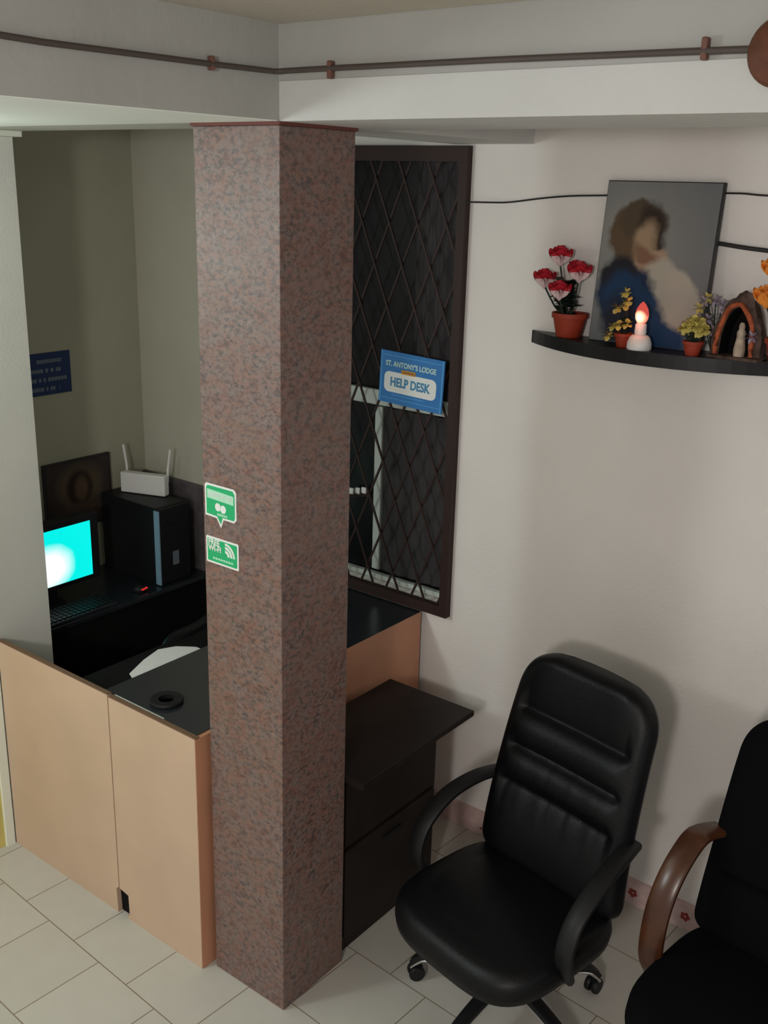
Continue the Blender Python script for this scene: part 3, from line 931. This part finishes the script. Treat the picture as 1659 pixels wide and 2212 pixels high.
rp = thing('rose_pot', (.212, 1.135, ZS), 0, 'terracotta pot of red and white artificial roses at the left end of the shelf', 'flowers')
flowerpot(rp, .056, .078)
heads = [(-.055, -.005, .205, .034), (-.018, .005, .150, .001), (-.030, .0, .165, .001)]
spots = [(-.048, -.004, .232, .034), (-.098, -.008, .158, .033), (.022, .0, .185, .035), (-.022, -.040, .128, .033), (-.005, .02, .215, .018), (-.055, .01, .14, .022)]
st = MB(); lv = MB()
for x, y, z, s in spots:
    st.tube(catmull([(x * .1, y * .1, .07), (x * .5, y * .5, z * .55), (x, y, z)], 4), .003, M['leaf'], 6)
for k in range(60):
    a = random.uniform(0, 2 * PI); r = random.uniform(.025, .065); z = random.uniform(.07, .175)
    x, y = -.03 * (z / .2) + r * math.cos(a), min(.03, .7 * r * math.sin(a))
    bx, by = -.03 * (z / .2), 0
    leaf(lv, (bx, by, z), (x, y, z + random.uniform(-.015, .02)), .027, M['leaf'])
st.build('stems', rp); lv.build('leaves', rp)
for x, y, z, s in spots:
    rose(rp, (x, y, z), s * 1.15)

def small_pot(name, loc, label, fl):
    t = thing(name, loc, 0, label, 'flowers', 'small pots of yellow flowers on the shelf')
    flowerpot(t, .029, .042)
    s_ = MB(); l_ = MB()
    for x, y, z in fl:
        s_.tube([(0, 0, .034), (x * .6, y * .6, z * .6), (x, y, z)], .0015, M['leaf'], 5)
    for k in range(14):
        a = k * 2.4; z = .04 + .045 * random.random()
        leaf(l_, (0, 0, z), (.034 * math.cos(a), .026 * math.sin(a), z + .008), .007, M['leaf'])
    s_.build('stems', t); l_.build('leaves', t)
    for x, y, z in fl:
        b = MB()
        for k in range(7):
            a = k * 2 * PI / 7 + random.random()
            leaf(b, (x, y, z), (x + .020 * math.cos(a), y - .010 + .006 * math.sin(a), z + .017 * math.sin(a)), .0095, M['yellowfl'])
        b.build('flower', t)
    return t
small_pot('yellow_flower_pot', (.437, 1.070, ZS), 'small terracotta pot of straggling yellow flowers left of the electric candle',
          [(-.045, -.01, .03), (-.035, 0, .06), (-.015, -.01, .066), (.012, -.005, .072), (-.03, 0, .115), (-.005, 0, .125), (.005, 0, .140), (-.005, 0, .165)])
dome = [(.036 * math.cos(k * 2.4) * math.sqrt(k / 22), .026 * math.sin(k * 2.4) * math.sqrt(k / 22) - .006, .072 + .030 * (1 - k / 22) + .006 * math.sin(k)) for k in range(23)]
small_pot('yellow_flower_pot', (.660, 1.070, ZS), 'small terracotta pot with a round head of yellow flowers right of the electric candle', dome)

el = thing('electric_candle', (.497, 1.055, ZS), 0, 'white electric candle lamp with glowing red flame bulb on the shelf', 'lamp')
MB().lathe([(.036, 0), (.038, .004), (.037, .020), (.031, .036), (.024, .043), (.010, .046)], (0, 0, 0), M['whiteplastic'], 24).build('base', el)
MB().lathe([(.0165, .045), (.018, .050), (.017, .076), (.012, .080)], (0, 0, 0), M['whiteplastic'], 18).build('socket', el)
M['flame'] = painting('glowing_red_bulb', (.62, .075, .055), [(.0, .098, .013, .014, 0, (3.0, 1.7, 1.0), .6)], axes=(0, 2), wob=0, emit=1.0)
MB().lathe([(.013, .080), (.019, .092), (.0205, .106), (.017, .122), (.009, .136), (.002, .143)], (0, 0, 0), M['flame'], 20).build('bulb', el)
lamp('candle_glow', (.497, 1.008, ZS + .105), .10, .012, (1.0, .25, .15)).parent = None

vf = thing('violet_flowers', (.682, 1.118, ZS), 0, 'pale violet and yellow artificial blossoms standing before the canvas picture', 'flowers')
b = MB(); s_ = MB()
for x, y, z, m in ((-.012, 0, .165, 'yellowfl'), (-.030, -.01, .135, 'yellowfl'), (.012, 0, .160, 'purplefl'), (.035, .0, .15, 'purplefl'), (0, -.01, .105, 'purplefl'), (.02, -.01, .075, 'purplefl'), (.038, 0, .115, 'purplefl'), (-.02, -.005, .155, 'purplefl')):
    s_.tube([(0.02, 0, 0), (.5 * x + .01, y, z * .6), (x, y, z)], .0022, M['leaf'], 5)
    for k in range(7):
        a = k * 2 * PI / 7
        leaf(b, (x, y, z), (x + .021 * math.cos(a), y - .008, z + .019 * math.sin(a)), .008, M[m])
b.build('blossoms', vf); s_.build('stems', vf)

# grotto ornament with a small statue
gt_ = thing('grotto_ornament', (.780, 1.138, ZS), 0, 'small brown rock grotto ornament with red rim and pale figurine inside', 'ornament')
b = MB()
n = 22; rows = []
for j in range(9):
    t = j / 8
    row = []
    for k in range(n):
        a = PI * (k / (n - 1))
        rr = (1 - .28 * t * t) * (1 + .05 * math.sin(k * 1.1 + j * 1.7) + .045 * math.sin(k * .63 + 1.3 * j))
        row.append((-.072 * math.cos(a) * rr, -.045 + .095 * t, .185 * (math.sin(a) ** .8) * rr * (1 - .1 * t)))
    rows.append(row)
vs = [q for r_ in rows for q in r_]
fs = [(j * n + k, j * n + k + 1, (j + 1) * n + k + 1, (j + 1) * n + k) for j in range(8) for k in range(n - 1)]
fs.append(tuple(range(8 * n, 9 * n)))
b.add(vs, fs, M['grotto'], True)
inner = [(-.050 * math.cos(PI * k / (n - 1)), -.044, .15 * math.sin(PI * k / (n - 1)) ** .8) for k in range(n)]
deep = [(x * .9, .02, z * .9) for x, y, z in inner]
b.add(rows[0] + inner, [(k, k + 1, n + k + 1, n + k) for k in range(n - 1)], M['grotto'], True)
b.add(inner + deep, [(k, k + 1, n + k + 1, n + k) for k in range(n - 1)] + [tuple(range(n, 2 * n))], M['inside'], True)
b.box((-.075, -.075, 0), (.075, .05, .010), M['grotto'], .003)
b.build('rockwork', gt_)
MB().tube([(x * 1.06 - .006, -.050 - .006 * math.sin(k), max(.012, z * 1.05)) for k, (x, y, z) in enumerate(inner)], .0075, M['grottored'], 7).build('rim', gt_)
MB().lathe([(.016, .010), (.017, .03), (.012, .065), (.013, .08), (.008, .088), (.009, .098), (.005, .107)], (.012, -.048, 0), M['figurine'], 14).build('figurine', gt_)
fr_ = MB()
for k in range(7):
    a = k * .9
    leaf(fr_, (.045, -.055, .07), (.045 + .022 * math.cos(a), -.062, .07 + .020 * math.sin(a)), .008, M['purplefl'])
fr_.build('blossom', gt_)

og = thing('orange_flower_pot', (.918, 1.090, ZS), 0, 'terracotta pot of large orange artificial flowers cut by the right edge', 'flowers')
flowerpot(og, .052, .075)
st = MB(); lv = MB()
osp = [(-.055, -.012, .245, .036), (-.060, -.02, .165, .040), (.0, -.02, .20, .038), (.03, 0, .25, .036), (-.02, -.015, .135, .032)]
for x, y, z, s in osp:
    st.tube(catmull([(0, 0, .06), (x * .5, y * .5, z * .6), (x, y, z)], 4), .003, M['leaf'], 6)
for k in range(16):
    a = k * 2.4; z = .075 + .004 * k
    leaf(lv, (0, 0, z), (.05 * math.cos(a), .04 * math.sin(a), z + .02), .014, M['leaf'])
st.build('stems', og); lv.build('leaves', og)
for x, y, z, s in osp:
    rose(og, (x, y, z), s, 'blossom', M['orangefl'], M['orangefl'])

# ------------------------------------------------------------------ wires
wr = MB().tube(catmull([(-.235, D - .036, 2.446), (-.15, D - .016, 2.447), (-.077, D - .006, 2.450), (.046, D - .005, 2.466), (.15, D - .005, 2.476), (.293, D - .005, 2.482), (.664, D - .005, 2.498), (.80, D - .005, 2.494), (1.2, D - .005, 2.492)], 5), .0032, M['wire'], 6).build('wall_wire')
tag(wr, 'thin dark wire strung across the wall from the grille past the picture', 'wire')
w2 = MB().tube(catmull([(.56, D - .008, 2.362), (.65, D - .008, 2.356), (.80, D - .008, 2.343), (1.2, D - .008, 2.325)], 5), .0065, M['wire'], 8).build('wall_cable')
tag(w2, 'thicker short dark cable on the wall right of the canvas picture', 'cable')
cn = thing('beam_conduit', (0, 0, 2.741), 0, 'grimy thin conduit running along both ceiling beams through their corner', 'conduit')
MB().tube([(.012, -2.6, 2.775 - 2.741), (.012, -.65, 2.735 - 2.741), (.012, -.223, -.003), (.011, -.03, .0), (.016, -.016, .001), (.03, -.011, .002), (.168, -.012, .002), (.6, -.012, .0), (1.04, -.012, -.005), (1.15, -.012, -.007)], .0062, M['conduit'], 8).build('pipe', cn)
for q in ((.005, -.223, 0), (.005, -1.4, .015)):
    MB().box((q[0] - .004, q[1] - .005, q[2] - .016), (q[0] + .012, q[1] + .005, q[2] + .014), M['clip'], .003).build('clip', cn)
for x in (.168, 1.04):
    MB().box((x - .006, -.017, -.020), (x + .006, -.0005, .018), M['clip'], .003).build('clip', cn)
jb = thing('junction_block', (1.178, -.001, 2.728), 0, 'round red brown junction block on the beam at the right edge', 'junction box')
MB().lathe([(.058, 0), (.058, -.018), (.050, -.026), (.006, -.027)], (0, 0, 0), M['boxwood'], 32, 'y').build('block', jb)
MB().lathe([(.008, -.026), (.008, -.029), (.003, -.030)], (0, 0, 0), M['wire'], 12, 'y').build('screw', jb)
